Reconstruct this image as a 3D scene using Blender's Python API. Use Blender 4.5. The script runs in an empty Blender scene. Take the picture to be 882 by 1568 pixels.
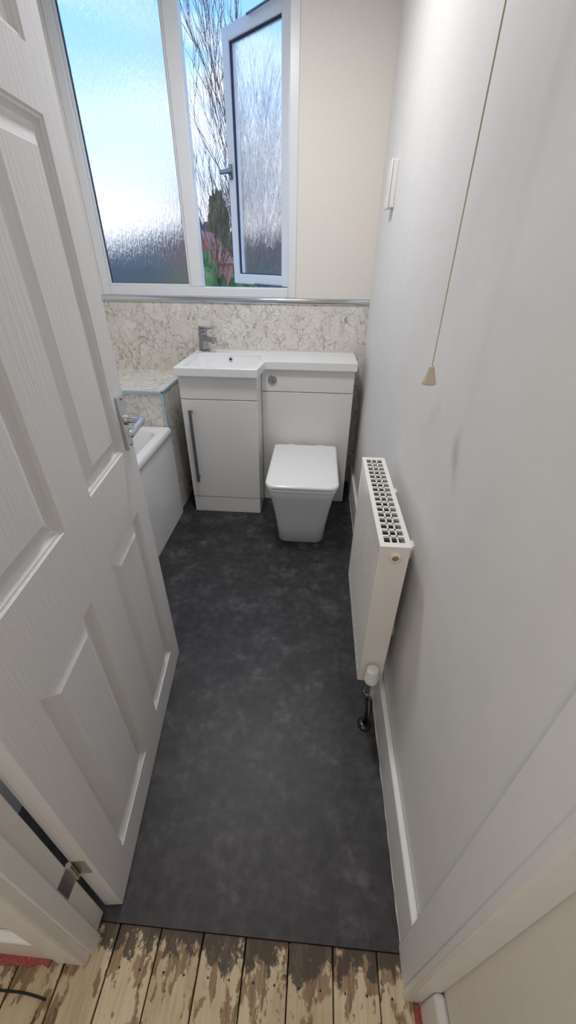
import bpy, bmesh, math, random
from mathutils import Vector, Matrix
random.seed(7)
K=1.42
S=bpy.context.scene
def lin(c):
    c=c/255.0
    return c/12.92 if c<=0.04045 else ((c+0.055)/1.055)**2.4
def C(r,g,b): return (lin(r),lin(g),lin(b),1)

# ---------------- materials
def newmat(name):
    m=bpy.data.materials.new(name); m.use_nodes=True
    nt=m.node_tree; b=nt.nodes['Principled BSDF']
    return m,nt,b
def N(nt,t,**kw):
    n=nt.nodes.new(t)
    for k,v in kw.items():
        if k in n.inputs: n.inputs[k].default_value=v
        else: setattr(n,k,v)
    return n
def coords(nt,scale=(1,1,1)):
    tc=N(nt,'ShaderNodeTexCoord'); mp=N(nt,'ShaderNodeMapping'); mp.inputs['Scale'].default_value=scale
    nt.links.new(tc.outputs['Object'],mp.inputs['Vector']); return mp.outputs[0]
def ramp(nt,fac,stops):
    r=N(nt,'ShaderNodeValToRGB'); e=r.color_ramp.elements
    while len(e)<len(stops): e.new(0.5)
    for i,(p,c) in enumerate(stops): e[i].position=p; e[i].color=c
    nt.links.new(fac,r.inputs[0]); return r.outputs[0]
def bump(nt,b,h,strength,dist=0.01):
    bp=N(nt,'ShaderNodeBump'); bp.inputs['Strength'].default_value=strength; bp.inputs['Distance'].default_value=dist
    nt.links.new(h,bp.inputs['Height']); nt.links.new(bp.outputs[0],b.inputs['Normal'])
def math_(nt,op,a,b=None):
    q=N(nt,'ShaderNodeMath',operation=op)
    for i,x in enumerate((a,b)):
        if x is None: continue
        if isinstance(x,(int,float)): q.inputs[i].default_value=x
        else: nt.links.new(x,q.inputs[i])
    return q.outputs[0]
def plain(name,col,rough=0.5,metal=0.0,nscale=30,nb=0.03,var=0.03,scale=(1,1,1)):
    m,nt,b=newmat(name)
    v=coords(nt,scale); n=N(nt,'ShaderNodeTexNoise'); n.inputs['Scale'].default_value=nscale; n.inputs['Detail'].default_value=4
    nt.links.new(v,n.inputs['Vector'])
    lo=tuple(x*(1-var) for x in col[:3])+(1,); hi=tuple(min(1,x*(1+var)) for x in col[:3])+(1,)
    nt.links.new(ramp(nt,n.outputs['Fac'],[(0.3,lo),(0.7,hi)]),b.inputs['Base Color'])
    b.inputs['Roughness'].default_value=rough; b.inputs['Metallic'].default_value=metal
    if nb>0: bump(nt,b,n.outputs['Fac'],nb)
    return m
M_wall=plain('wall_paint_cream',C(236,232,226),0.75,nscale=60,nb=0.05,var=0.015)
M_wallR=plain('wall_paint_white',C(232,231,230),0.55,nscale=12,nb=0.06,var=0.02)
M_ceil=plain('ceiling_paint',C(242,241,239),0.8)
M_gloss=plain('white_gloss_trim',C(238,237,236),0.35,nscale=20,nb=0.04,var=0.02)
M_door=plain('moulded_door_paint',C(229,228,229),0.42,nscale=9,nb=0.22,var=0.010,scale=(14,14,0.7))
M_upvc=plain('white_upvc',C(232,236,242),0.3,nb=0,var=0.01)
M_gask=plain('black_rubber_gasket',C(45,60,90),0.6,nb=0)
M_cab=plain('white_gloss_cabinet',C(235,235,234),0.22,nb=0,var=0.005)
M_cer=plain('white_ceramic',C(243,244,246),0.1,nb=0,var=0.004)
M_panb=plain('ceramic_pan_shaded',C(220,223,228),0.12,nb=0,var=0.004)  # white ceramic greyed for the pan, its shade put into the colour
M_acr=plain('white_acrylic',C(238,240,243),0.15,nb=0,var=0.005)
M_rad=plain('radiator_enamel',C(240,237,232),0.3,nb=0,var=0.006)
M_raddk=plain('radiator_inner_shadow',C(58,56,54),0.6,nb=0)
M_chrome=plain('chrome',C(205,209,215),0.14,1.0,nb=0,var=0.01)
M_tap=plain('tap_chrome',C(165,168,174),0.16,1.0,nb=0,var=0.01)
M_trimsky=plain('metal_trim_sky_tint',C(180,212,222),0.35,0.55,nb=0,var=0.01)  # metal trim with the pale blue sky reflection painted into its colour
M_steel=plain('brushed_steel',C(128,132,140),0.33,1.0,nb=0,var=0.03,scale=(1,1,20))
M_hinge=plain('hinge_steel',C(190,190,188),0.3,1.0,nb=0)
M_dkchr=plain('dark_chrome',C(70,72,76),0.15,1.0,nb=0)
M_brass=plain('brass',C(190,160,95),0.3,1.0,nb=0)
M_plast=plain('white_plastic',C(236,236,234),0.35,nb=0,var=0.005)
M_cord=plain('cord_nylon',C(205,192,170),0.7,nb=0)
M_black=plain('black_plastic',C(18,18,20),0.3,nb=0)
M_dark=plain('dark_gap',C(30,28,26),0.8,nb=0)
M_seal=plain('caulk',C(225,222,215),0.5,nb=0)
M_red=plain('red_carpet_remnant',C(165,85,80),0.95,nscale=200,nb=0.4,var=0.3)

def marble():
    m,nt,b=newmat('marble_effect_panel')
    v=coords(nt)
    n=N(nt,'ShaderNodeTexNoise'); n.inputs['Scale'].default_value=6; n.inputs['Detail'].default_value=6; n.inputs['Roughness'].default_value=0.6
    nt.links.new(v,n.inputs['Vector'])
    def warp(f):
        mx=N(nt,'ShaderNodeMix',data_type='VECTOR'); mx.inputs['Factor'].default_value=f
        nt.links.new(v,mx.inputs[4]); nt.links.new(n.outputs['Color'],mx.inputs[5]); return mx.outputs[1]
    def ridge(sc,w,sd,f):
        mp=N(nt,'ShaderNodeMapping'); mp.inputs['Location'].default_value=(sd,sd*2,sd*3); mp.inputs['Rotation'].default_value=(0,0.6,0); mp.inputs['Scale'].default_value=(1,1,0.6)
        nt.links.new(warp(f),mp.inputs['Vector'])
        q=N(nt,'ShaderNodeTexNoise'); q.inputs['Scale'].default_value=sc; q.inputs['Detail'].default_value=2; q.inputs['Distortion'].default_value=0.8
        nt.links.new(mp.outputs[0],q.inputs['Vector'])
        d=math_(nt,'ABSOLUTE',math_(nt,'SUBTRACT',q.outputs['Fac'],0.5))
        return ramp(nt,d,[(0.0,(1,1,1,1)),(w,(0,0,0,1))])
    a=ridge(8,0.018,1.3,0.1); c=ridge(13,0.020,5.1,0.15)
    vo=N(nt,'ShaderNodeTexVoronoi',feature='DISTANCE_TO_EDGE'); vo.inputs['Scale'].default_value=20; nt.links.new(warp(0.3),vo.inputs['Vector'])
    e=ramp(nt,vo.outputs['Distance'],[(0.0,(1,1,1,1)),(0.05,(0,0,0,1))])
    n2=N(nt,'ShaderNodeTexNoise'); n2.inputs['Scale'].default_value=9; n2.inputs['Detail'].default_value=3
    nt.links.new(v,n2.inputs['Vector'])
    k=ramp(nt,n2.outputs['Fac'],[(0.36,(0.2,0.2,0.2,1)),(0.58,(1,1,1,1))])
    k2=ramp(nt,n2.outputs['Fac'],[(0.42,(1,1,1,1)),(0.64,(0.15,0.15,0.15,1))])
    q=math_(nt,'MAXIMUM',math_(nt,'MULTIPLY',a,k),math_(nt,'MULTIPLY',c,k2))
    q=math_(nt,'MAXIMUM',q,math_(nt,'MULTIPLY',math_(nt,'MULTIPLY',e,k),0.75))
    q=math_(nt,'MULTIPLY',q,0.85)
    base=ramp(nt,n2.outputs['Fac'],[(0.3,C(222,218,211)),(0.7,C(239,236,231))])
    mc=N(nt,'ShaderNodeMix',data_type='RGBA'); nt.links.new(q,mc.inputs[0])
    nt.links.new(base,mc.inputs[6]); mc.inputs[7].default_value=C(140,133,123)
    nt.links.new(mc.outputs[2],b.inputs['Base Color']); b.inputs['Roughness'].default_value=0.18
    return m
M_marble=marble()

def vinyl():
    m,nt,b=newmat('charcoal_stone_vinyl')
    v=coords(nt)
    n=N(nt,'ShaderNodeTexNoise'); n.inputs['Scale'].default_value=8.5; n.inputs['Detail'].default_value=10; n.inputs['Roughness'].default_value=0.66; n.inputs['Distortion'].default_value=0.15
    nt.links.new(v,n.inputs['Vector'])
    c1=ramp(nt,n.outputs['Fac'],[(0.36,C(42,41,43)),(0.49,C(50,49,51)),(0.57,C(60,59,61)),(0.68,C(82,81,82))])
    br=N(nt,'ShaderNodeTexBrick'); br.inputs['Scale'].default_value=1.0
    br.inputs['Color1'].default_value=(0.82,0.82,0.82,1); br.inputs['Color2'].default_value=(1.10,1.10,1.10,1); br.inputs['Mortar'].default_value=(0.8,0.8,0.8,1)
    br.inputs['Brick Width'].default_value=0.32; br.inputs['Row Height'].default_value=0.32; br.inputs['Mortar Size'].default_value=0.003
    nt.links.new(v,br.inputs['Vector'])
    mc=N(nt,'ShaderNodeMix',data_type='RGBA',blend_type='MULTIPLY'); mc.inputs[0].default_value=0.7
    nt.links.new(c1,mc.inputs[6]); nt.links.new(br.outputs['Color'],mc.inputs[7])
    vo=N(nt,'ShaderNodeTexVoronoi',feature='F1',distance='CHEBYCHEV'); vo.inputs['Scale'].default_value=16; nt.links.new(v,vo.inputs['Vector'])
    vs_=N(nt,'ShaderNodeSeparateColor'); nt.links.new(vo.outputs['Color'],vs_.inputs[0])
    vf=ramp(nt,vs_.outputs[0],[(0.2,(0.86,0.86,0.86,1)),(0.8,(1.16,1.16,1.16,1))])
    mcv=N(nt,'ShaderNodeMix',data_type='RGBA',blend_type='MULTIPLY'); mcv.inputs[0].default_value=1
    nt.links.new(mc.outputs[2],mcv.inputs[6]); nt.links.new(vf,mcv.inputs[7])
    n3=N(nt,'ShaderNodeTexNoise'); n3.inputs['Scale'].default_value=34; n3.inputs['Detail'].default_value=9; n3.inputs['Roughness'].default_value=0.7
    nt.links.new(v,n3.inputs['Vector'])
    d=ramp(nt,n3.outputs['Fac'],[(0.35,(0.62,0.61,0.60,1)),(0.5,(0.97,0.96,0.96,1)),(0.66,(1.3,1.3,1.3,1))])
    mc2=N(nt,'ShaderNodeMix',data_type='RGBA',blend_type='MULTIPLY'); mc2.inputs[0].default_value=1
    nt.links.new(mcv.outputs[2],mc2.inputs[6]); nt.links.new(d,mc2.inputs[7])
    nt.links.new(mc2.outputs[2],b.inputs['Base Color']); b.inputs['Roughness'].default_value=0.46
    bump(nt,b,n3.outputs['Fac'],0.12,0.004)
    return m
M_vinyl=vinyl()

def boards():
    m,nt,b=newmat('old_painted_floorboards')
    tc=N(nt,'ShaderNodeTexCoord'); sp=N(nt,'ShaderNodeSeparateXYZ'); nt.links.new(tc.outputs['Object'],sp.inputs[0])
    bi=math_(nt,'FLOOR',math_(nt,'DIVIDE',math_(nt,'SUBTRACT',sp.outputs['X'],0.2255*K),0.0755*K))
    off=math_(nt,'MULTIPLY',bi,3.7)
    cb=N(nt,'ShaderNodeCombineXYZ'); nt.links.new(sp.outputs['X'],cb.inputs[0]); nt.links.new(sp.outputs['Y'],cb.inputs[1]); nt.links.new(off,cb.inputs[2])
    def noise(scale,sc,det,rgh=0.6):
        mp=N(nt,'ShaderNodeMapping'); mp.inputs['Scale'].default_value=scale; nt.links.new(cb.outputs[0],mp.inputs['Vector'])
        n=N(nt,'ShaderNodeTexNoise'); n.inputs['Scale'].default_value=sc; n.inputs['Detail'].default_value=det; n.inputs['Roughness'].default_value=rgh
        nt.links.new(mp.outputs[0],n.inputs['Vector']); return n.outputs['Fac']
    n=noise((22,10,1),1.4,9,0.62); g=noise((90,7,1),1.5,6); lg=noise((5,3,1),1.5,3)
    wood=ramp(nt,g,[(0.3,C(92,70,50)),(0.55,C(140,112,82)),(0.75,C(170,144,112))])
    paint=ramp(nt,math_(nt,'ADD',math_(nt,'MULTIPLY',g,0.5),math_(nt,'MULTIPLY',lg,0.5)),[(0.35,C(176,156,124)),(0.55,C(202,184,152)),(0.7,C(216,201,172))])
    def mr(a,b_,c,d):
        q=N(nt,'ShaderNodeMapRange'); q.inputs['From Min'].default_value=a; q.inputs['From Max'].default_value=b_; q.inputs['To Min'].default_value=c; q.inputs['To Max'].default_value=d
        nt.links.new(sp.outputs['Y'],q.inputs['Value']); return q.outputs[0]
    ad=math_(nt,'ADD',n,mr(0.08,0.22,0.01,0.10))
    k=ramp(nt,ad,[(0.565,(0,0,0,1)),(0.59,(0.9,0.9,0.9,1))])
    mc=N(nt,'ShaderNodeMix',data_type='RGBA'); nt.links.new(k,mc.inputs[0]); nt.links.new(paint,mc.inputs[6]); nt.links.new(wood,mc.inputs[7])
    n4=noise((26,16,1),1.2,9,0.7)
    ad2=math_(nt,'ADD',n4,mr(0.155,0.235,-0.05,0.22))
    k2=ramp(nt,ad2,[(0.57,(0,0,0,1)),(0.61,(0.9,0.9,0.9,1))])
    mc3=N(nt,'ShaderNodeMix',data_type='RGBA'); nt.links.new(k2,mc3.inputs[0]); nt.links.new(mc.outputs[2],mc3.inputs[6]); mc3.inputs[7].default_value=C(64,53,44)
    nt.links.new(mc3.outputs[2],b.inputs['Base Color']); b.inputs['Roughness'].default_value=0.65
    bump(nt,b,ad,0.35,0.003)
    return m
M_boards=boards()

def obscure(name,st,clear=0.0):
    m,nt,b=newmat(name)
    v=coords(nt,(150,150,26))
    n=N(nt,'ShaderNodeTexNoise'); n.inputs['Scale'].default_value=1.0; n.inputs['Detail'].default_value=4; n.inputs['Distortion'].default_value=0.8
    nt.links.new(v,n.inputs['Vector'])
    b.inputs['Base Color'].default_value=(1,1,1,1)
    b.inputs['Transmission Weight'].default_value=1; b.inputs['Roughness'].default_value=0.05; b.inputs['IOR'].default_value=1.14
    b.inputs['Specular IOR Level'].default_value=0.3
    bump(nt,b,n.outputs['Fac'],st,0.005)
    if clear>0:
        tr=N(nt,'ShaderNodeBsdfTransparent'); mx=N(nt,'ShaderNodeMixShader')
        fac=ramp(nt,n.outputs['Fac'],[(0.40,(1-clear,)*3+(1,)),(0.62,(min(1,1.45-clear),)*3+(1,))])
        out=nt.nodes['Material Output']
        nt.links.new(fac,mx.inputs[0]); nt.links.new(tr.outputs[0],mx.inputs[1]); nt.links.new(b.outputs[0],mx.inputs[2])
        nt.links.new(mx.outputs[0],out.inputs['Surface'])
    return m
M_glass=obscure('obscure_glass',0.75)
M_glass2=obscure('obscure_glass_sash',0.45,0.78)

# ---------------- geometry helpers
def link(o,parent=None):
    S.collection.objects.link(o)
    if parent is not None: o.parent=parent
    return o
def mesh_obj(name,verts,faces,mat,parent=None,smooth=False,angle=40):
    me=bpy.data.meshes.new(name); me.from_pydata([tuple(v) for v in verts],[],faces); 
    bm=bmesh.new(); bm.from_mesh(me); bmesh.ops.recalc_face_normals(bm,faces=bm.faces); bm.to_mesh(me); bm.free()
    if mat: me.materials.append(mat)
    if smooth:
        for p in me.polygons: p.use_smooth=True
        me.set_sharp_from_angle(angle=math.radians(angle))
    return link(bpy.data.objects.new(name,me),parent)
def bev(o,w,seg=2):
    md=o.modifiers.new('bevel','BEVEL'); md.width=w; md.segments=seg; md.limit_method='ANGLE'; md.angle_limit=math.radians(35)
    for p in o.data.polygons: p.use_smooth=True
    o.data.set_sharp_from_angle(angle=math.radians(50))
    return o
def boxm(name,x0,x1,y0,y1,z0,z1,mat,bevel=0,parent=None):
    vs=[(x,y,z) for x in (x0,x1) for y in (y0,y1) for z in (z0,z1)]
    fs=[(0,1,3,2),(4,6,7,5),(0,4,5,1),(2,3,7,6),(0,2,6,4),(1,5,7,3)]
    o=mesh_obj(name,vs,fs,mat,parent)
    if bevel: bev(o,bevel)
    return o
def box(name,x0,x1,y0,y1,z0,z1,mat,bevel=0,parent=None):
    return boxm(name,x0*K,x1*K,y0*K,y1*K,z0*K,z1*K,mat,bevel,parent)
def empty(name,loc=(0,0,0),rz=0):
    e=bpy.data.objects.new(name,None); e.empty_display_size=0.1; e.location=loc; e.rotation_euler=(0,0,rz); S.collection.objects.link(e); return e
def cyl(name,p0,p1,r0,r1,mat,parent=None,n=24):
    p0=Vector(p0);p1=Vector(p1); d=(p1-p0); q=d.to_track_quat('Z','Y')
    vs=[];fs=[]
    for p,r in ((p0,r0),(p1,r1)):
        for i in range(n):
            a=2*math.pi*i/n; vs.append(p+q@Vector((r*math.cos(a),r*math.sin(a),0)))
    for i in range(n): fs.append((i,(i+1)%n,n+(i+1)%n,n+i))
    fs.append(tuple(range(n))[::-1]); fs.append(tuple(range(n,2*n)))
    return mesh_obj(name,vs,fs,mat,parent,True,40)
def lathe(name,prof,base,axis,mat,parent=None,n=28):
    q=Vector(axis).to_track_quat('Z','Y'); base=Vector(base); vs=[];fs=[]
    for (r,h) in prof:
        for i in range(n):
            a=2*math.pi*i/n; vs.append(base+q@Vector((r*math.cos(a),r*math.sin(a),h)))
    for j in range(len(prof)-1):
        for i in range(n): fs.append((j*n+i,j*n+(i+1)%n,(j+1)*n+(i+1)%n,(j+1)*n+i))
    fs.append(tuple(range(n))); m=(len(prof)-1)*n; fs.append(tuple(range(m,m+n)))
    return mesh_obj(name,vs,fs,mat,parent,True,35)
def rrect(x0,x1,y0,y1,radii,n=8):
    pts=[]
    cs=[(x1,y0,-90,-1,1),(x1,y1,0,-1,-1),(x0,y1,90,1,-1),(x0,y0,180,1,1)]
    for (cx,cy,a0,sx,sy),r in zip(cs,radii):
        for i in range(n+1):
            a=math.radians(a0+90*i/n)
            pts.append((cx+sx*r+r*math.cos(a),cy+sy*r+r*math.sin(a)))
    return pts
def loft(name,rings,mat,parent=None,cap0=True,cap1=True,angle=40):
    n=len(rings[0]); vs=[p for r in rings for p in r]; fs=[]
    for j in range(len(rings)-1):
        for i in range(n): fs.append((j*n+i,j*n+(i+1)%n,(j+1)*n+(i+1)%n,(j+1)*n+i))
    if cap0: fs.append(tuple(range(n)))
    if cap1: fs.append(tuple(range((len(rings)-1)*n,len(rings)*n)))
    return mesh_obj(name,vs,fs,mat,parent,True,angle)

# ---------------- room shell
XL,XR=-1.09,0.206; YF,YB=0.172,1.867; ZC=1.79
HY=0.130; WT=0.085
box('floor',XL-0.1,XR+0.08,0.166,YB+0.08,-0.03,0.0,M_vinyl)
box('ceiling',XL-0.2,0.4,-0.9,YB+WT,ZC,ZC+0.05,M_ceil)
box('wall_left',XL-0.1,XL,HY,YB+WT,-0.03,ZC,M_wall)
box('wall_right',XR,XR+0.15,YF,YB+WT,-0.03,ZC,M_wallR)
WX0,WX1,WZ0,WZ1=-0.935,-0.102,0.858,1.745
wb=empty('wall_back')
box('panel_below',XL,XR,YB,YB+WT,-0.03,WZ0,M_wall,0,wb)
box('panel_above',XL,XR,YB,YB+WT,WZ1,ZC,M_wall,0,wb)
box('panel_left',XL,WX0,YB,YB+WT,WZ0,WZ1,M_wall,0,wb)
box('panel_right',WX1,XR,YB,YB+WT,WZ0,WZ1,M_wall,0,wb)
wf=empty('wall_front')
box('panel_left',XL,-0.36,HY,YF,-0.03,ZC,M_wall,0,wf)
box('panel_right',0.212,0.45,HY,YF-0.0005,-0.03,ZC,M_wall,0,wf)
box('panel_above',-0.36,0.212,HY,YF,1.425,ZC,M_wall,0,wf)
box('wall_hall_right',0.230,0.45,-0.9,HY,-0.03,ZC,M_wall)
box('wall_hall_back',XL-0.1,0.45,-0.98,-0.9,-0.03,ZC,M_wall)
box('wall_hall_left',XL-0.1,XL,-0.9,HY,-0.03,ZC,M_wall)
box('baseboard_right',0.193,XR,YF,YB-0.01,0.0,0.115,M_gloss,0.006)
box('baseboard_hall_right',0.213,0.230,-0.9,0.114,-0.003,0.105,M_gloss,0.008)
box('baseboard_hall_front',XL,-0.392,0.115,HY,-0.003,0.10,M_gloss,0.006)
verts=[(0.1935*K,0.177*K+i*0.03,0.0) for i in range(78)]
vs=[];fs=[]
for i,(a,b,c) in enumerate(verts):
    wv=random.uniform(0.0012,0.0038); vs+=[(a,b,0.0002),(a-wv,b,0.0002),(a-0.0003,b,0.0035)]
for i in range(len(verts)-1):
    p=3*i;q=p+3; fs+=[(p+1,q+1,q+2,p+2),(p,p+1,q+1,q),(p,q,q+2,p+2)]
mesh_obj('trim_2',vs,fs,M_seal)
t=empty('trim_1')
box('jamb_hinge_side',-0.36,-0.339,0.126,0.178,-0.003,1.425,M_gloss,0.003,t)
box('jamb_latch_side',0.190,0.212,0.126,0.176,-0.003,1.425,M_gloss,0.003,t)
box('head',-0.339,0.190,0.126,0.176,1.404,1.425,M_gloss,0.003,t)
box('stop_hinge',-0.339,-0.331,0.126,0.150,-0.003,1.404,M_gloss,0.002,t)
box('architrave_hinge',-0.392,-0.337,0.112,HY-0.0005,-0.003,1.46,M_gloss,0.006,t)
box('architrave_latch',0.188,0.2295,0.114,HY-0.0005,-0.003,1.46,M_gloss,0.006,t)
box('architrave_head',-0.337,0.188,0.112,HY-0.0005,1.41,1.46,M_gloss,0.006,t)

# floorboards
w=0.0755;verts=[];faces=[]
def addbox(vl,fl,x0,x1,y0,y1,z0,z1):
    b=len(vl); vl+= [(x,y,z) for x in (x0,x1) for y in (y0,y1) for z in (z0,z1)]
    fl+=[tuple(b+i for i in f) for f in ((0,1,3,2),(4,6,7,5),(0,4,5,1),(2,3,7,6),(0,2,6,4),(1,5,7,3))]
x=0.2255
while x>-1.09:
    addbox(verts,faces,(x-w+random.uniform(0.0018,0.0032))*K,x*K,-0.9*K,0.1659*K,-0.03*K,(-0.003+random.uniform(-0.0008,0.0004))*K)
    x-=w
o=mesh_obj('floor_hall',verts,faces,M_boards); bev(o,0.002,2)
box('floor_hall_subfloor',-1.09,0.2255,-0.9,0.166,-0.05,-0.0305,M_dark)
nv=empty('floorboard_nails')
for i in range(7):
    xx=(0.2255-w*i-0.02)*K
    for dx in (0,-0.035):
        cyl('nail',(xx+dx*K,0.115*K,-0.003*K),(xx+dx*K,0.115*K,-0.0022*K),0.0022,0.0022,M_dark,nv,10)
def ragged(name,x0,x1,y0,y1,z,th,mat):
    top=[];n=30
    for i in range(n+1):
        xx=x0+(x1-x0)*i/n; top.append((xx,y0+random.uniform(0,0.5)*(y1-y0)))
    vs=[];fs=[]
    for (a,b) in top: vs+=[(a*K,b*K,z*K),(a*K,y1*K,z*K),(a*K,b*K,(z+th)*K),(a*K,y1*K,(z+th)*K)]
    for i in range(n):
        p=4*i;q=p+4; fs+=[(p+2,q+2,q+3,p+3),(p,p+2,q+2,q),(p,q,q+1,p+1),(p+1,p+3,q+3,q+1)]
    fs+=[(0,1,3,2),(4*n,4*n+2,4*n+3,4*n+1)]
    mesh_obj(name,vs,fs,mat)
ragged('carpet_remnant',-0.75,-0.40,0.102,0.115,-0.0028,0.004,M_red)
ragged('carpet_remnant.001',0.203,0.213,0.070,0.112,-0.0028,0.003,M_red)
cu=bpy.data.curves.new('black_cable','CURVE'); cu.dimensions='3D'; cu.bevel_depth=0.0024; cu.bevel_resolution=3; cu.materials.append(M_black)
s1=cu.splines.new('NURBS'); pp=[(-0.62,0.085),(-0.52,0.079),(-0.46,0.0765),(-0.42,0.078),(-0.385,0.073)]; s1.points.add(4); s1.use_endpoint_u=True; s1.order_u=3
for i,(a,b) in enumerate(pp): s1.points[i].co=(a*K,b*K,-0.003*K+0.003,1)
link(bpy.data.objects.new('black_cable',cu))

# ---------------- splashback
sp=empty('splashback_panel')
box('panel',XL,XR,YB-0.008,YB,0.0,0.836,M_marble,0,sp)
prof=[(YB,0.835),(YB-0.0125,0.835),(YB-0.0150,0.838),(YB-0.0150,0.846),(YB-0.0135,0.852),(YB-0.010,0.8565),(YB-0.004,0.8578),(YB,0.8578)]
n=len(prof)
mesh_obj('chrome_edge_trim',[(XL*K,a*K,b*K) for a,b in prof]+[(XR*K,a*K,b*K) for a,b in prof],[(i,(i+1)%n,n+(i+1)%n,n+i) for i in range(n)]+[tuple(range(n)),tuple(range(n,2*n))],M_chrome,sp,True,60)
lg=empty('boxed_ledge')
box('box_body',XL,-0.601,1.502,YB-0.009,0.0,0.553,M_marble,0,lg)
box('top_trim',XL,-0.597,1.497,1.506,0.545,0.5565,M_trimsky,0.003,lg)
box('side_trim',-0.605,-0.597,1.497,YB-0.009,0.546,0.5565,M_trimsky,0.003,lg)
box('corner_trim',-0.607,-0.597,1.4975,1.507,0.0,0.547,M_trimsky,0.003,lg)

# ---------------- bath
bt=empty('bathtub')
def rz(x0,x1,y0,y1,r,z,n=8): return [(px*K,py*K,z*K) for px,py in rrect(x0,x1,y0,y1,[r]*4,n)]
bx0,bx1,by0,by1=XL+0.001,-0.583,0.30,1.4965
R=[rz(bx0+0.004,bx1-0.004,by0+.002,by1-.002,0.008,0.380),
   rz(bx0,bx1,by0,by1,0.01,0.385),rz(bx0,bx1,by0,by1,0.01,0.407),rz(bx0+.004,bx1-.004,by0+.004,by1-.004,0.01,0.413),
   rz(bx0+.034,bx1-.034,by0+.05,by1-.04,0.05,0.413),rz(bx0+.04,bx1-.04,by0+.056,by1-.046,0.05,0.407),
   rz(bx0+.055,bx1-.055,by0+.14,by1-.075,0.06,0.25),rz(bx0+.08,bx1-.08,by0+.2,by1-.1,0.06,0.13),rz(bx0+.11,bx1-.11,by0+.24,by1-.14,0.06,0.115)]
loft('tub_shell',R,M_acr,bt,cap0=False)
box('front_panel',bx1-0.014,bx1-0.005,by0+0.003,by1-0.001,0.0,0.381,M_acr,0.002,bt)
box('end_panel',bx0+.004,bx1-0.014,by0+0.004,by0+0.012,0.0,0.381,M_acr,0.002,bt)

# ---------------- vanity + wc combination unit
v=empty('vanity_unit')
vx0,vx1=-0.533,-0.228; yf=1.515; wx1=0.156; wf_=1.655; yb=YB-0.0085
box('side_left',vx0,vx0+0.012,yf+0.014,yb,0.0,0.615,M_cab,0.001,v)
box('side_mid',vx1-0.012,vx1,yf+0.014,yb,0.0,0.615,M_cab,0.001,v)
box('back_board',vx0+0.012,wx1-0.012,yb-0.01,yb,0.0,0.615,M_cab,0,v)
box('carcass_floor',vx0+0.012,vx1-0.012,yf+0.014,yb-0.01,0.078,0.09,M_cab,0,v)
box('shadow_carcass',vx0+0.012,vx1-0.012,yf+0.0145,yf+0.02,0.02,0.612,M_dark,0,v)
box('plinth',vx0+0.001,vx1-0.001,yf+0.001,yf+0.0145,0.0,0.0765,M_cab,0.0015,v)
box('door_front',vx0,vx1,yf,yf+0.014,0.0795,0.5235,M_cab,0.0015,v)
box('false_drawer_front',vx0,vx1,yf,yf+0.014,0.5265,0.615,M_cab,0.0015,v)
box('wc_side',wx1-0.012,wx1,wf_+0.014,yb,0.0,0.615,M_cab,0.001,v)
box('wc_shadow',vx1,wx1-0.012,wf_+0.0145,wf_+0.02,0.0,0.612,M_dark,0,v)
box('wc_lower_panel',vx1+0.001,wx1,wf_,wf_+0.014,0.0,0.5235,M_cab,0.0015,v)
box('wc_upper_panel',vx1+0.001,wx1,wf_,wf_+0.014,0.5265,0.615,M_cab,0.0015,v)
boxm('bar_handle',-0.503*K,-0.490*K,(yf-0.024)*K,(yf-0.018)*K,0.165*K,0.487*K,M_steel,0.002,v)
for zz in (0.178,0.470): box('handle_post',-0.501,-0.492,yf-0.019,yf,zz,zz+0.009,M_steel,0,v)
def boolean(o,cut):
    md=o.modifiers.new('b','BOOLEAN'); md.operation='DIFFERENCE'; md.object=cut; md.solver='EXACT'
    bpy.context.view_layer.update(); dg=bpy.context.evaluated_depsgraph_get()
    me=bpy.data.meshes.new_from_object(o.evaluated_get(dg)); o.modifiers.clear(); o.data=me
    bpy.data.objects.remove(cut,do_unlink=True)
sx0,sx1,z0,z1=-0.541,0.163,0.6165,0.649
Lp=[(sx0,1.498),(-0.222,1.498),(-0.208,1.641),(sx1,1.641),(sx1,yb),(sx0,yb)]
vs=[(a*K,b*K,z0*K) for a,b in Lp]+[(a*K,b*K,z1*K) for a,b in Lp]; n=6
fs=[(0,1,2,3,4,5),(6,7,8,9,10,11)]+[(i,(i+1)%n,n+(i+1)%n,n+i) for i in range(n)]
slab=mesh_obj('basin_worktop',vs,fs,M_cer,v)
cx0,cx1,cy0,cy1=-0.515,-0.236,1.522,1.775
cut=loft('cut',[[(a*K,b*K,0.6*K) for a,b in rrect(cx0,cx1,cy0,cy1,[0.03]*4,6)],[(a*K,b*K,0.7*K) for a,b in rrect(cx0,cx1,cy0,cy1,[0.03]*4,6)]],None)
boolean(slab,cut)
if len(slab.data.materials)==0: slab.data.materials.append(M_cer)
bev(slab,0.004,3)
R=[rz(cx0-.001,cx1+.001,cy0-.001,cy1+.001,.03,0.640,6),rz(cx0+.004,cx1-.006,cy0+.006,cy1-.004,.03,0.615,6),rz(cx0+.02,cx1-.03,cy0+.03,cy1-.015,.03,0.575,6),rz(cx0+.05,cx1-.06,cy0+.05,cy1-.04,.03,0.568,6)]
loft('basin_bowl',R,M_cer,v,cap0=False,angle=60)
cyl('basin_waste',(-0.375*K,1.67*K,0.567*K),(-0.375*K,1.67*K,0.571*K),0.022,0.02,M_chrome,v)
cyl('overflow_ring',(-0.375*K,(cy1+0.0)*K,0.627*K),(-0.375*K,(cy1-0.008)*K,0.627*K),0.012,0.012,M_chrome,v)
cyl('overflow_hole',(-0.375*K,(cy1-0.008)*K,0.627*K),(-0.375*K,(cy1-0.009)*K,0.627*K),0.007,0.007,M_dark,v)
box('worktop_upstand_seal',sx0,sx1,yb-0.004,yb,z1,z1+0.004,M_seal,0.001,v)
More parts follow.
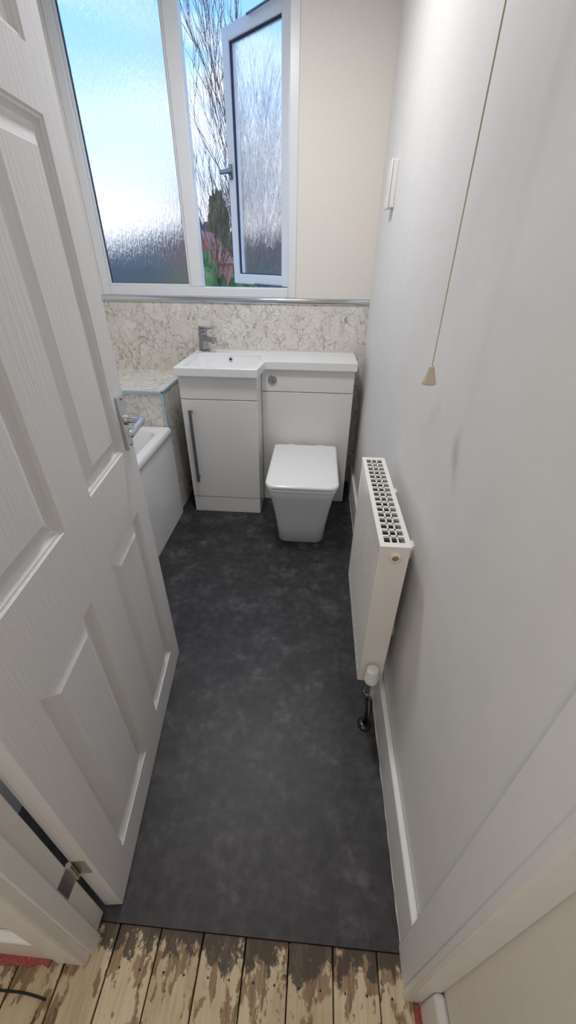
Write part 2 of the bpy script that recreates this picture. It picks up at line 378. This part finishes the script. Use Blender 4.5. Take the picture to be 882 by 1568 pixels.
lathe('flush_button',[(0.027,0),(0.027,0.004),(0.024,0.007),(0.019,0.007),(0.018,0.005),(0.002,0.0055)],(-0.181*K,wf_*K,0.574*K),(0,-1,0),M_chrome,v)
box('flush_button_split',-0.1815,-0.1805,wf_-0.0056,wf_-0.004,0.561,0.587,M_dark,0,v)

# faucet
fc=empty('basin_faucet',(-0.500*K,1.815*K,0.649*K),math.radians(-40))
boxm('base',-0.026,0.026,-0.024,0.024,0,0.008,M_tap,0.002,fc)
boxm('body',-0.021,0.021,-0.019,0.019,0.008,0.112,M_tap,0.003,fc)
boxm('spout',0.010,0.115,-0.018,0.018,0.062,0.090,M_tap,0.003,fc)
cyl('aerator',(0.100,0,0.062),(0.100,0,0.056),0.010,0.010,M_steel,fc)
boxm('lever_block',-0.022,0.022,-0.020,0.020,0.114,0.130,M_tap,0.003,fc)
boxm('lever',-0.024,0.075,-0.015,0.015,0.131,0.142,M_tap,0.002,fc)

# ---------------- toilet
tl=empty('toilet'); tc=-0.034
def dsec(half,front,r,z,back=1.6545,rb=0.006,cx=tc):
    pts=rrect(cx-half,cx+half,front,back,[r,rb,rb,r],10)
    return [(a*K,b*K,z*K) for a,b in pts]
R=[dsec(.092,1.312,.036,0.0),dsec(.094,1.308,.036,0.004),dsec(.100,1.298,.038,0.08),dsec(.110,1.280,.040,0.16),dsec(.122,1.262,.042,0.235),dsec(.128,1.252,.042,0.262),dsec(.126,1.254,.042,0.268)]
loft('pan',R,M_panb,tl,angle=50)
R=[dsec(.129,1.250,.040,0.2695,1.60,.01),dsec(.132,1.247,.041,0.272,1.60,.01),dsec(.132,1.247,.041,0.282,1.60,.01),dsec(.130,1.249,.041,0.2845,1.60,.01)]
loft('seat',R,M_cer,tl,angle=60)
R=[dsec(.133,1.244,.040,0.2865,1.625,.014),dsec(.1365,1.240,.042,0.289,1.628,.016),dsec(.1365,1.240,.042,0.298,1.628,.016),dsec(.134,1.243,.041,0.3015,1.625,.015),dsec(.127,1.25,.036,0.303,1.618,.013)]
loft('lid',R,M_cer,tl,angle=60)
for sx in (-0.08,0.05): box('seat_hinge',tc+sx,tc+sx+0.03,1.626,1.645,0.268,0.297,M_cer,0.004,tl)

# ---------------- window
wn=empty('window_1')
fy0,fy1=YB+0.002,YB+0.050; fw=0.034
box('frame_left',WX0,WX0+fw,fy0,fy1,WZ0,WZ1,M_upvc,0.004,wn)
box('frame_right',WX1-fw,WX1,fy0,fy1,WZ0,WZ1,M_upvc,0.004,wn)
box('frame_bottom',WX0+fw,WX1-fw,fy0,fy1,WZ0,WZ0+fw,M_upvc,0.004,wn)
box('frame_top',WX0+fw,WX1-fw,fy0,fy1,WZ1-fw,WZ1,M_upvc,0.004,wn)
mx0,mx1=-0.545,-0.495
box('mullion',mx0,mx1,fy0,fy1,WZ0+fw,WZ1-fw,M_upvc,0.004,wn)
box('outer_sill',WX0-0.02,WX1+0.02,fy1,YB+WT+0.03,WZ0-0.03,WZ0-0.001,M_upvc,0.003,wn)
gx0,gx1,gz0,gz1=WX0+fw,mx0,WZ0+fw,WZ1-fw
def beads(prefix,x0,x1,y0,y1,z0,z1,w,mat,par,bv=0.002):
    box(prefix+'_l',x0,x0+w,y0,y1,z0,z1,mat,bv,par); box(prefix+'_r',x1-w,x1,y0,y1,z0,z1,mat,bv,par)
    box(prefix+'_b',x0+w,x1-w,y0,y1,z0,z0+w,mat,bv,par); box(prefix+'_t',x0+w,x1-w,y0,y1,z1-w,z1,mat,bv,par)
beads('bead',gx0,gx1,fy0+0.008,fy0+0.022,gz0,gz1,0.010,M_upvc,wn)
beads('gasket',gx0+0.008,gx1-0.008,fy0+0.012,fy0+0.0225,gz0+0.008,gz1-0.008,0.004,M_gask,wn,0)
box('fixed_pane',gx0+0.002,gx1-0.002,fy0+0.022,fy0+0.026,gz0+0.002,gz1-0.002,M_glass,0,wn)
sa=bpy.data.objects.new('casement_sash',None); sa.empty_display_size=0.1; S.collection.objects.link(sa); sa.parent=wn
sa.location=((WX1-fw-0.004)*K,(fy1-0.004)*K,0); sa.rotation_euler=(0,0,math.radians(-42))
sw=abs(mx1-(WX1-fw))+0.01
sz0,sz1=WZ0+fw+0.002,WZ1-fw-0.004; pw=0.040
box('stile_hinge',-pw,0,-0.0,0.038,sz0,sz1,M_upvc,0.004,sa)
box('stile_free',-sw,-sw+pw,-0.0,0.038,sz0,sz1,M_upvc,0.004,sa)
box('rail_bottom',-sw+pw,-pw,0,0.038,sz0,sz0+pw,M_upvc,0.004,sa)
box('rail_top',-sw+pw,-pw,0,0.038,sz1-pw,sz1,M_upvc,0.004,sa)
beads('sash_gasket',-sw+pw-0.001,-pw+0.001,0.006,0.016,sz0+pw-0.001,sz1-pw+0.001,0.005,M_gask,sa,0)
box('sash_pane',-sw+pw-.002,-pw+.002,0.016,0.020,sz0+pw-.002,sz1-pw+.002,M_glass2,0,sa)
box('handle_base',-sw+0.010,-sw+0.028,-0.008,0.0,1.275,1.325,M_steel,0.003,sa)
box('handle_neck',-sw+0.013,-sw+0.025,-0.028,-0.008,1.293,1.307,M_steel,0.002,sa)
box('handle_lever',-sw-0.02,-sw+0.065,-0.036,-0.026,1.292,1.307,M_steel,0.004,sa)
for zz in (sz0+0.003,sz1-0.006):
    cyl('friction_stay',((-0.17)*K,(fy1)*K,zz*K),((-0.30)*K,(fy1+0.13)*K,zz*K),0.005,0.005,M_steel,wn,8)

# ---------------- isolator switch, pull cord
sw_=empty('fan_isolator_switch')
box('back_box',XR-0.016,XR,1.495,1.555,1.128,1.238,M_plast,0.003,sw_)
box('face_plate',XR-0.021,XR-0.0158,1.493,1.557,1.126,1.240,M_plast,0.003,sw_)
box('rocker',XR-0.0225,XR-0.0212,1.515,1.535,1.168,1.198,M_plast,0.001,sw_)
pc=empty('pull_cord')
px,py=0.163*K,0.592*K
cyl('cord',(px,py,0.872*K),(px,py,(ZC-0.02)*K),0.0013,0.0013,M_cord,pc,8)
lathe('toggle',[(0.0135,0),(0.0145,0.002),(0.0135,0.006),(0.0075,0.024),(0.0055,0.034),(0.002,0.037)],(px,py,0.848*K),(0,0,1),M_cord,pc)
lathe('ceiling_switch',[(0.04,0),(0.045,0.006),(0.045,0.028)],(px,py,ZC*K-0.028),(0,0,1),M_plast,pc)

# ---------------- radiator
rd=empty('radiator')
rx0,rx1,ry0,ry1,rz0,rz1=0.125,0.178,0.547,0.908,0.200,0.582
def flute(name,xf,depth,sgn):
    prof=[];y=ry0+0.012;p=0.0235
    prof.append((xf,ry0+0.003))
    while y+p<ry1-0.008:
        prof+=[(xf,y),(xf+sgn*depth,y+0.004),(xf+sgn*depth,y+0.0075),(xf,y+0.0115)]; y+=p
    prof.append((xf,ry1-0.003)); n=len(prof)
    zs=[rz0,rz0+0.018,rz0+0.026,rz1-0.035,rz1-0.027,rz1-0.003]; vs=[]
    for k,z in enumerate(zs):
        for (a,b) in prof:
            aa=xf if k in(0,1,4,5) else a
            vs.append((aa*K,b*K,z*K))
    fs=[(j*n+i,j*n+i+1,(j+1)*n+i+1,(j+1)*n+i) for j in range(len(zs)-1) for i in range(n-1)]
    o=mesh_obj(name,vs,fs,M_rad,rd); md=o.modifiers.new('s','SOLIDIFY'); md.thickness=0.006; md.offset=0
flute('front_panel',rx0+0.002,0.004,1)
flute('back_panel',rx1-0.003,0.004,-1)
box('end_cover_near',rx0,rx1,ry0,ry0+0.003,rz0,rz1,M_rad,0.002,rd)
box('end_cover_far',rx0,rx1,ry1-0.003,ry1,rz0,rz1,M_rad,0.002,rd)
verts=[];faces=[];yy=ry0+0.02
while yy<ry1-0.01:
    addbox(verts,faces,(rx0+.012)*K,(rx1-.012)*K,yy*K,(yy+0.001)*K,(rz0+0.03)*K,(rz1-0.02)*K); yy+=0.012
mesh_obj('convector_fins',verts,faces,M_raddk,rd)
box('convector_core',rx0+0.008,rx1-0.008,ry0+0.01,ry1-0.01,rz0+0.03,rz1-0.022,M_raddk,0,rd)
verts=[];faces=[]
T0,T1=rz1-0.003,rz1+0.001
def gb(a,b,c,d): addbox(verts,faces,a*K,b*K,c*K,d*K,T0*K,T1*K)
gb(rx0-.001,rx0+0.008,ry0-.001,ry1+.001); gb(rx1-0.008,rx1+.001,ry0-.001,ry1+.001)
gb(rx0+.008,rx1-.008,ry0-.001,ry0+0.012); gb(rx0+.008,rx1-.008,ry1-0.012,ry1+.001)
W=(rx1-rx0-0.016); 
for q in (1,2): gb(rx0+.008+W*q/3-0.0013,rx0+.008+W*q/3+0.0013,ry0+.012,ry1-.012)
nb=17; L=(ry1-ry0-0.024)
for i in range(1,nb): gb(rx0+.008,rx1-.008,ry0+.012+L*i/nb-0.0024,ry0+.012+L*i/nb+0.0024)
mesh_obj('top_grille',verts,faces,M_rad,rd)
lathe('bleed_plug',[(0.0145,0),(0.0145,0.006),(0.012,0.009),(0.0085,0.009),(0.0085,0.004)],(0.153*K,ry0*K,0.561*K),(0,-1,0),M_plast,rd)
lathe('bleed_valve',[(0.0085,0),(0.0085,0.007),(0.005,0.009),(0.002,0.009)],(0.153*K,ry0*K,0.561*K),(0,-1,0),M_brass,rd)
vx,vy=0.150,0.528
cyl('valve_tail',(vx*K,(vy)*K,0.222*K),(vx*K,(ry0+0.002)*K,0.222*K),0.011,0.011,M_chrome,rd)
cyl('valve_body',(vx*K,vy*K,0.180*K),(vx*K,vy*K,0.235*K),0.014,0.014,M_chrome,rd)
lathe('valve_nut',[(0.014,0),(0.0165,0.002),(0.0165,0.014),(0.014,0.016)],(vx*K,vy*K,0.180*K),(0,0,1),M_chrome,rd,6)
lathe('thermostatic_head',[(0.014,0),(0.0205,0.004),(0.0205,0.026),(0.0185,0.030),(0.0185,0.048),(0.016,0.056),(0.004,0.058)],(vx*K,vy*K,0.228*K),(0,0,1),M_plast,rd,20)
for i in range(12):
    a=2*math.pi*i/12; c,s_=math.cos(a),math.sin(a)
    cyl('head_rib',(vx*K+c*.0187,vy*K+s_*.0187,0.228*K+.03),(vx*K+c*.017,vy*K+s_*.017,0.228*K+.055),0.0020,0.0016,M_plast,rd,6)
pp=[Vector((vx*K,vy*K,0.2*K)),Vector((vx*K,vy*K,0.17*K)),Vector((0.156*K,0.540*K,0.12*K)),Vector((0.164*K,0.556*K,0.06*K)),Vector((0.165*K,0.558*K,0.03*K)),Vector((0.165*K,0.558*K,0))]
cu=bpy.data.curves.new('feed_pipe','CURVE'); cu.dimensions='3D'; cu.bevel_depth=0.0085; cu.bevel_resolution=4; cu.materials.append(M_dkchr)
s1=cu.splines.new('NURBS'); s1.points.add(len(pp)-1); s1.use_endpoint_u=True; s1.order_u=3
for i,q in enumerate(pp): s1.points[i].co=(*q,1)
link(bpy.data.objects.new('feed_pipe',cu),rd)
lathe('pipe_collar',[(0.026,0.0),(0.026,0.006),(0.02,0.012),(0.011,0.014)],(0.165*K,0.558*K,0.0),(0,0,1),M_black,rd)
for zz in (0.27,0.5):
    for yy in (0.62,0.83): box('wall_bracket',rx1-0.002,XR,yy,yy+0.02,zz,zz+0.03,M_rad,0,rd)

# ---------------- door
DT=0.031; DW=0.5480; DH=1.394; DB=0.004
dr=empty('door_1',(-0.3075*K,0.189*K,0),math.radians(96.7))
sc=[0,0.060,0.226,0.318,0.486,DW]; zc=[DB,0.086,0.545,0.681,1.150,1.212,1.335,DH]
vs=[];fs=[]
def quad(p): 
    b=len(vs); vs.extend([(a*K,b_*K,c*K) for a,b_,c in p]); fs.append((b,b+1,b+2,b+3))
def side(y0,sg):
    for i in range(5):
        for j in range(7):
            a,b,c,d=sc[i],sc[i+1],zc[j],zc[j+1]
            if i in (1,3) and j in (1,3,5):
                rr=[(0,0),(0.002,0.003),(0.005,0.0035),(0.0075,0.0075),(0.0105,0.0105),(0.015,0.0105),(0.034,0.0022),(0.036,0.0012)]
                pr=[(a+q,b-q,c+q,d-q,y0+sg*h) for q,h in rr]
                for k in range(len(pr)-1):
                    A=pr[k];B=pr[k+1]
                    ca=[(A[0],A[4],A[2]),(A[1],A[4],A[2]),(A[1],A[4],A[3]),(A[0],A[4],A[3])]
                    cb=[(B[0],B[4],B[2]),(B[1],B[4],B[2]),(B[1],B[4],B[3]),(B[0],B[4],B[3])]
                    for e in range(4): quad([ca[e],ca[(e+1)%4],cb[(e+1)%4],cb[e]])
                quad(cb)
            else: quad([(a,y0,c),(b,y0,c),(b,y0,d),(a,y0,d)])
side(0,1); side(DT,-1)
quad([(0,0,DB),(0,DT,DB),(0,DT,DH),(0,0,DH)]); quad([(DW,0,DB),(DW,DT,DB),(DW,DT,DH),(DW,0,DH)])
quad([(0,0,DB),(DW,0,DB),(DW,DT,DB),(0,DT,DB)]); quad([(0,0,DH),(DW,0,DH),(DW,DT,DH),(0,DT,DH)])
leaf=mesh_obj('door_leaf',vs,fs,M_door,dr)
bm=bmesh.new(); bm.from_mesh(leaf.data); bmesh.ops.remove_doubles(bm,verts=bm.verts,dist=0.00005); bmesh.ops.recalc_face_normals(bm,faces=bm.faces); bm.to_mesh(leaf.data); bm.free()
hs=DW-0.030; hz=0.735
for sg,yy in ((-1,0.0),(1,DT)):
    y1=yy+sg*0.006
    box('handle_plate',hs-0.016,hs+0.016,min(yy,y1),max(yy,y1),0.678,0.783,M_chrome,0.002,dr)
    cyl('handle_rose',(hs*K,y1*K,hz*K),(hs*K,(y1+sg*0.006)*K,hz*K),0.014,0.012,M_chrome,dr)
    cyl('handle_neck',(hs*K,y1*K,hz*K),(hs*K,(yy+sg*0.040)*K,hz*K),0.0085,0.0085,M_chrome,dr)
    a,b=sorted((yy+sg*0.031,yy+sg*0.042))
    box('handle_lever',hs-0.078,hs+0.008,a,b,hz-0.0065,hz+0.0065,M_chrome,0.006,dr)
    for zz in (0.685,0.776): cyl('plate_screw',(hs*K,y1*K,zz*K),(hs*K,(y1+sg*0.001)*K,zz*K),0.004,0.0035,M_steel,dr,10)
for zz in (0.205,0.70,1.20):
    box('hinge_leaf_door',-0.0012,0.0,0.009,DT,zz-0.026,zz+0.026,M_hinge,0,dr)
    for q in range(5):
        za=zz-0.026+q*0.0104
        cyl('hinge_knuckle',(-0.005*K,(DT-0.001)*K,(za+0.0004)*K),(-0.005*K,(DT-0.001)*K,(za+0.0100)*K),0.0062,0.0062,M_hinge,dr,14)
    box('hinge_leaf_jamb',-0.3392,-0.3376,0.154,0.1785,zz-0.026,zz+0.026,M_hinge,0,t)

# ---------------- outside
M_bark=plain('bark',C(132,110,100),0.9,nscale=20,nb=0.3,var=0.25)
M_leaf=plain('conifer_green',C(132,126,88),0.9,nscale=3,nb=0.4,var=0.45)
M_far=plain('distant_foliage',C(128,132,132),0.9,nscale=3,nb=0.6,var=0.4)
M_bush=plain('bush_green',C(112,132,86),0.9,nscale=2.5,nb=0.4,var=0.5)
M_brick=plain('red_brick',C(212,142,124),0.9,nscale=8,nb=0.2,var=0.2)
M_roof=plain('roof_tiles',C(210,138,120),0.85,nscale=6,nb=0.2,var=0.2)
M_grass=plain('garden_ground',C(118,124,112),0.95,nscale=1.5,nb=0.2,var=0.3)
boxm('garden_ground',-60,60,3.2,90,-3.2,-3.0,M_grass)
def tree(name,base,h,seed,lev=5,r0=0.07,sp_=(.3,.7)):
    rnd=random.Random(seed)
    cu=bpy.data.curves.new(name,'CURVE'); cu.dimensions='3D'; cu.bevel_depth=1.0; cu.bevel_resolution=1; cu.materials.append(M_bark)
    def br(p,d,L,r,l):
        n=5; pts=[p.copy()]; dd=d.copy()
        for i in range(n):
            dd=(dd+Vector((rnd.gauss(0,.10),rnd.gauss(0,.10),rnd.gauss(0.08,.06)))).normalized(); p=p+dd*L/n; pts.append(p.copy())
        sp=cu.splines.new('POLY'); sp.points.add(n)
        for i,q in enumerate(pts): sp.points[i].co=(*q,1); sp.points[i].radius=r*(1-0.5*i/n)
        if l==0: return
        k={5:9,4:6,3:5,2:4,1:4}[l]
        for i in range(k):
            f=rnd.uniform(0.3,1.0) if i else 1.0
            ii=min(n-1,int(f*n)); q=pts[ii].lerp(pts[ii+1],f*n-ii) if f<1 else pts[-1]
            a=rnd.uniform(0,2*math.pi); nd=(dd+Vector((math.cos(a),math.sin(a),rnd.uniform(0,.6)))*rnd.uniform(*sp_)).normalized()
            br(q,nd,L*rnd.uniform(.5,.70),max(0.0036,r*0.52),l-1)
    br(Vector(base),Vector((0,0,1)),h*0.42,r0,lev)
    S.collection.objects.link(bpy.data.objects.new(name,cu))
tree('bare_tree',(-2.75,11.0,-3.0),9.6,3,5,0.042,(.2,.5))
def blobs(name,items,mat,seed):
    rnd=random.Random(seed); bm=bmesh.new()
    for (x,y,z,sx,sy,sz) in items:
        mt=Matrix.Translation((x,y,z))@Matrix.Diagonal((sx,sy,sz,1))
        r=bmesh.ops.create_icosphere(bm,subdivisions=4,radius=1,matrix=mt)
        for v_ in r['verts']:
            c=Vector((x,y,z)); v_.co=c+(v_.co-c)*rnd.uniform(0.82,1.1)
    me=bpy.data.meshes.new(name); bm.to_mesh(me); bm.free(); me.materials.append(mat)
    link(bpy.data.objects.new(name,me))
rnd=random.Random(5)
blobs('garden_hedge',[(x*1.5-24,23+rnd.uniform(-.6,.6),-0.9+rnd.uniform(-.3,.3),1.3,1.0,2.9+rnd.uniform(-.2,1.0)) for x in range(22)],M_far,2)
blobs('garden_bush',[(-2.15,8.6,-1.2,0.5,0.45,2.65),(-2.9,8.7,-1.4,0.5,0.45,2.5),(-1.5,8.8,-1.3,0.5,0.45,2.55)],M_bush,8)
blobs('conifer_tree',[(-3.85,17.6,-1,0.75,0.75,2.2),(-3.85,17.6,0.9,0.6,0.6,1.6),(-3.85,17.6,2.1,0.40,0.40,1.3)],M_leaf,3)
hs_=empty('brick_house')
hx0,hx1,hy0,hy1=-4.05,-2.95,13.2,15.2
boxm('house_walls',hx0,hx1,hy0,hy1,-3,1.30,M_brick,0,hs_)
mesh_obj('gable_roof',[(hx0-.1,hy0-.2,1.25),(hx1+.1,hy0-.2,1.25),(hx1+.1,hy1+.2,1.25),(hx0-.1,hy1+.2,1.25),((hx0+hx1)/2,hy0-.2,2.05),((hx0+hx1)/2,hy1+.2,2.05)],[(0,1,4),(2,3,5),(0,4,5,3),(1,2,5,4),(0,3,2,1)],M_roof,hs_)
boxm('house_window',-3.7,-3.2,hy0-.05,hy0+.05,-0.6,0.5,M_upvc,0,hs_)

# ---------------- world
w_=bpy.data.worlds.new('sky'); S.world=w_; w_.use_nodes=True; nt=w_.node_tree
bg=nt.nodes['Background']
tc_=N(nt,'ShaderNodeTexCoord'); sp_=N(nt,'ShaderNodeSeparateXYZ'); nt.links.new(tc_.outputs['Generated'],sp_.inputs[0])
base=ramp(nt,sp_.outputs['Z'],[(0.0,C(190,196,208)),(0.06,C(214,220,234)),(0.16,C(190,212,244)),(0.30,C(134,190,248)),(0.7,C(112,172,242))])
mp=N(nt,'ShaderNodeMapping'); mp.inputs['Scale'].default_value=(1,1,3.5); nt.links.new(tc_.outputs['Generated'],mp.inputs['Vector'])
nz=N(nt,'ShaderNodeTexNoise'); nz.inputs['Scale'].default_value=3.2; nz.inputs['Detail'].default_value=6; nt.links.new(mp.outputs[0],nz.inputs['Vector'])
k=ramp(nt,nz.outputs['Fac'],[(0.48,(0,0,0,1)),(0.68,(0.85,0.85,0.85,1))])
mc=N(nt,'ShaderNodeMix',data_type='RGBA'); nt.links.new(k,mc.inputs[0]); nt.links.new(base,mc.inputs[6]); mc.inputs[7].default_value=C(230,234,244)
nt.links.new(mc.outputs[2],bg.inputs['Color']); bg.inputs['Strength'].default_value=1.6

# ---------------- lamps
def area(name,loc,size,energy,col):
    l=bpy.data.lights.new(name,'AREA'); l.shape='DISK'; l.size=size; l.energy=energy; l.color=col
    o=bpy.data.objects.new(name,l); o.location=loc; S.collection.objects.link(o); return o
cl=empty('ceiling_light')
lathe('lamp_base',[(0.15,0),(0.16,0.01),(0.16,0.03)],(-0.25*K,1.15*K,ZC*K-0.03),(0,0,1),M_plast,cl)
a=area('bulb',(-0.25*K,1.15*K,ZC*K-0.04),0.28,14.5,(1,0.98,0.96)); a.parent=cl
cl2=empty('ceiling_light.001')
lathe('lamp_base',[(0.15,0),(0.16,0.01),(0.16,0.03)],(-0.3*K,-0.35*K,ZC*K-0.03),(0,0,1),M_plast,cl2)
a=area('bulb',(-0.3*K,-0.35*K,ZC*K-0.04),0.28,9.5,(1,0.96,0.92)); a.parent=cl2

# ---------------- camera
cam=bpy.data.cameras.new('camera'); cam.sensor_fit='VERTICAL'; cam.sensor_height=36; cam.lens=600/1568*36; cam.clip_start=0.01; cam.clip_end=300
co=bpy.data.objects.new('camera',cam); S.collection.objects.link(co)
ps,th,ro=math.radians(3.8),math.radians(33),0.0119
f=Vector((-math.sin(ps)*math.cos(th),math.cos(ps)*math.cos(th),-math.sin(th)))
r=Vector((math.cos(ps),math.sin(ps),0)); u=r.cross(f)
rc=(r+ro*u).normalized(); uc=(u-ro*r).normalized()
m=Matrix((( rc.x,uc.x,-f.x,0),(rc.y,uc.y,-f.y,0),(rc.z,uc.z,-f.z,K),(0,0,0,1)))
co.matrix_world=m
S.camera=co
S.view_settings.view_transform='Standard'
S.view_settings.look='None'
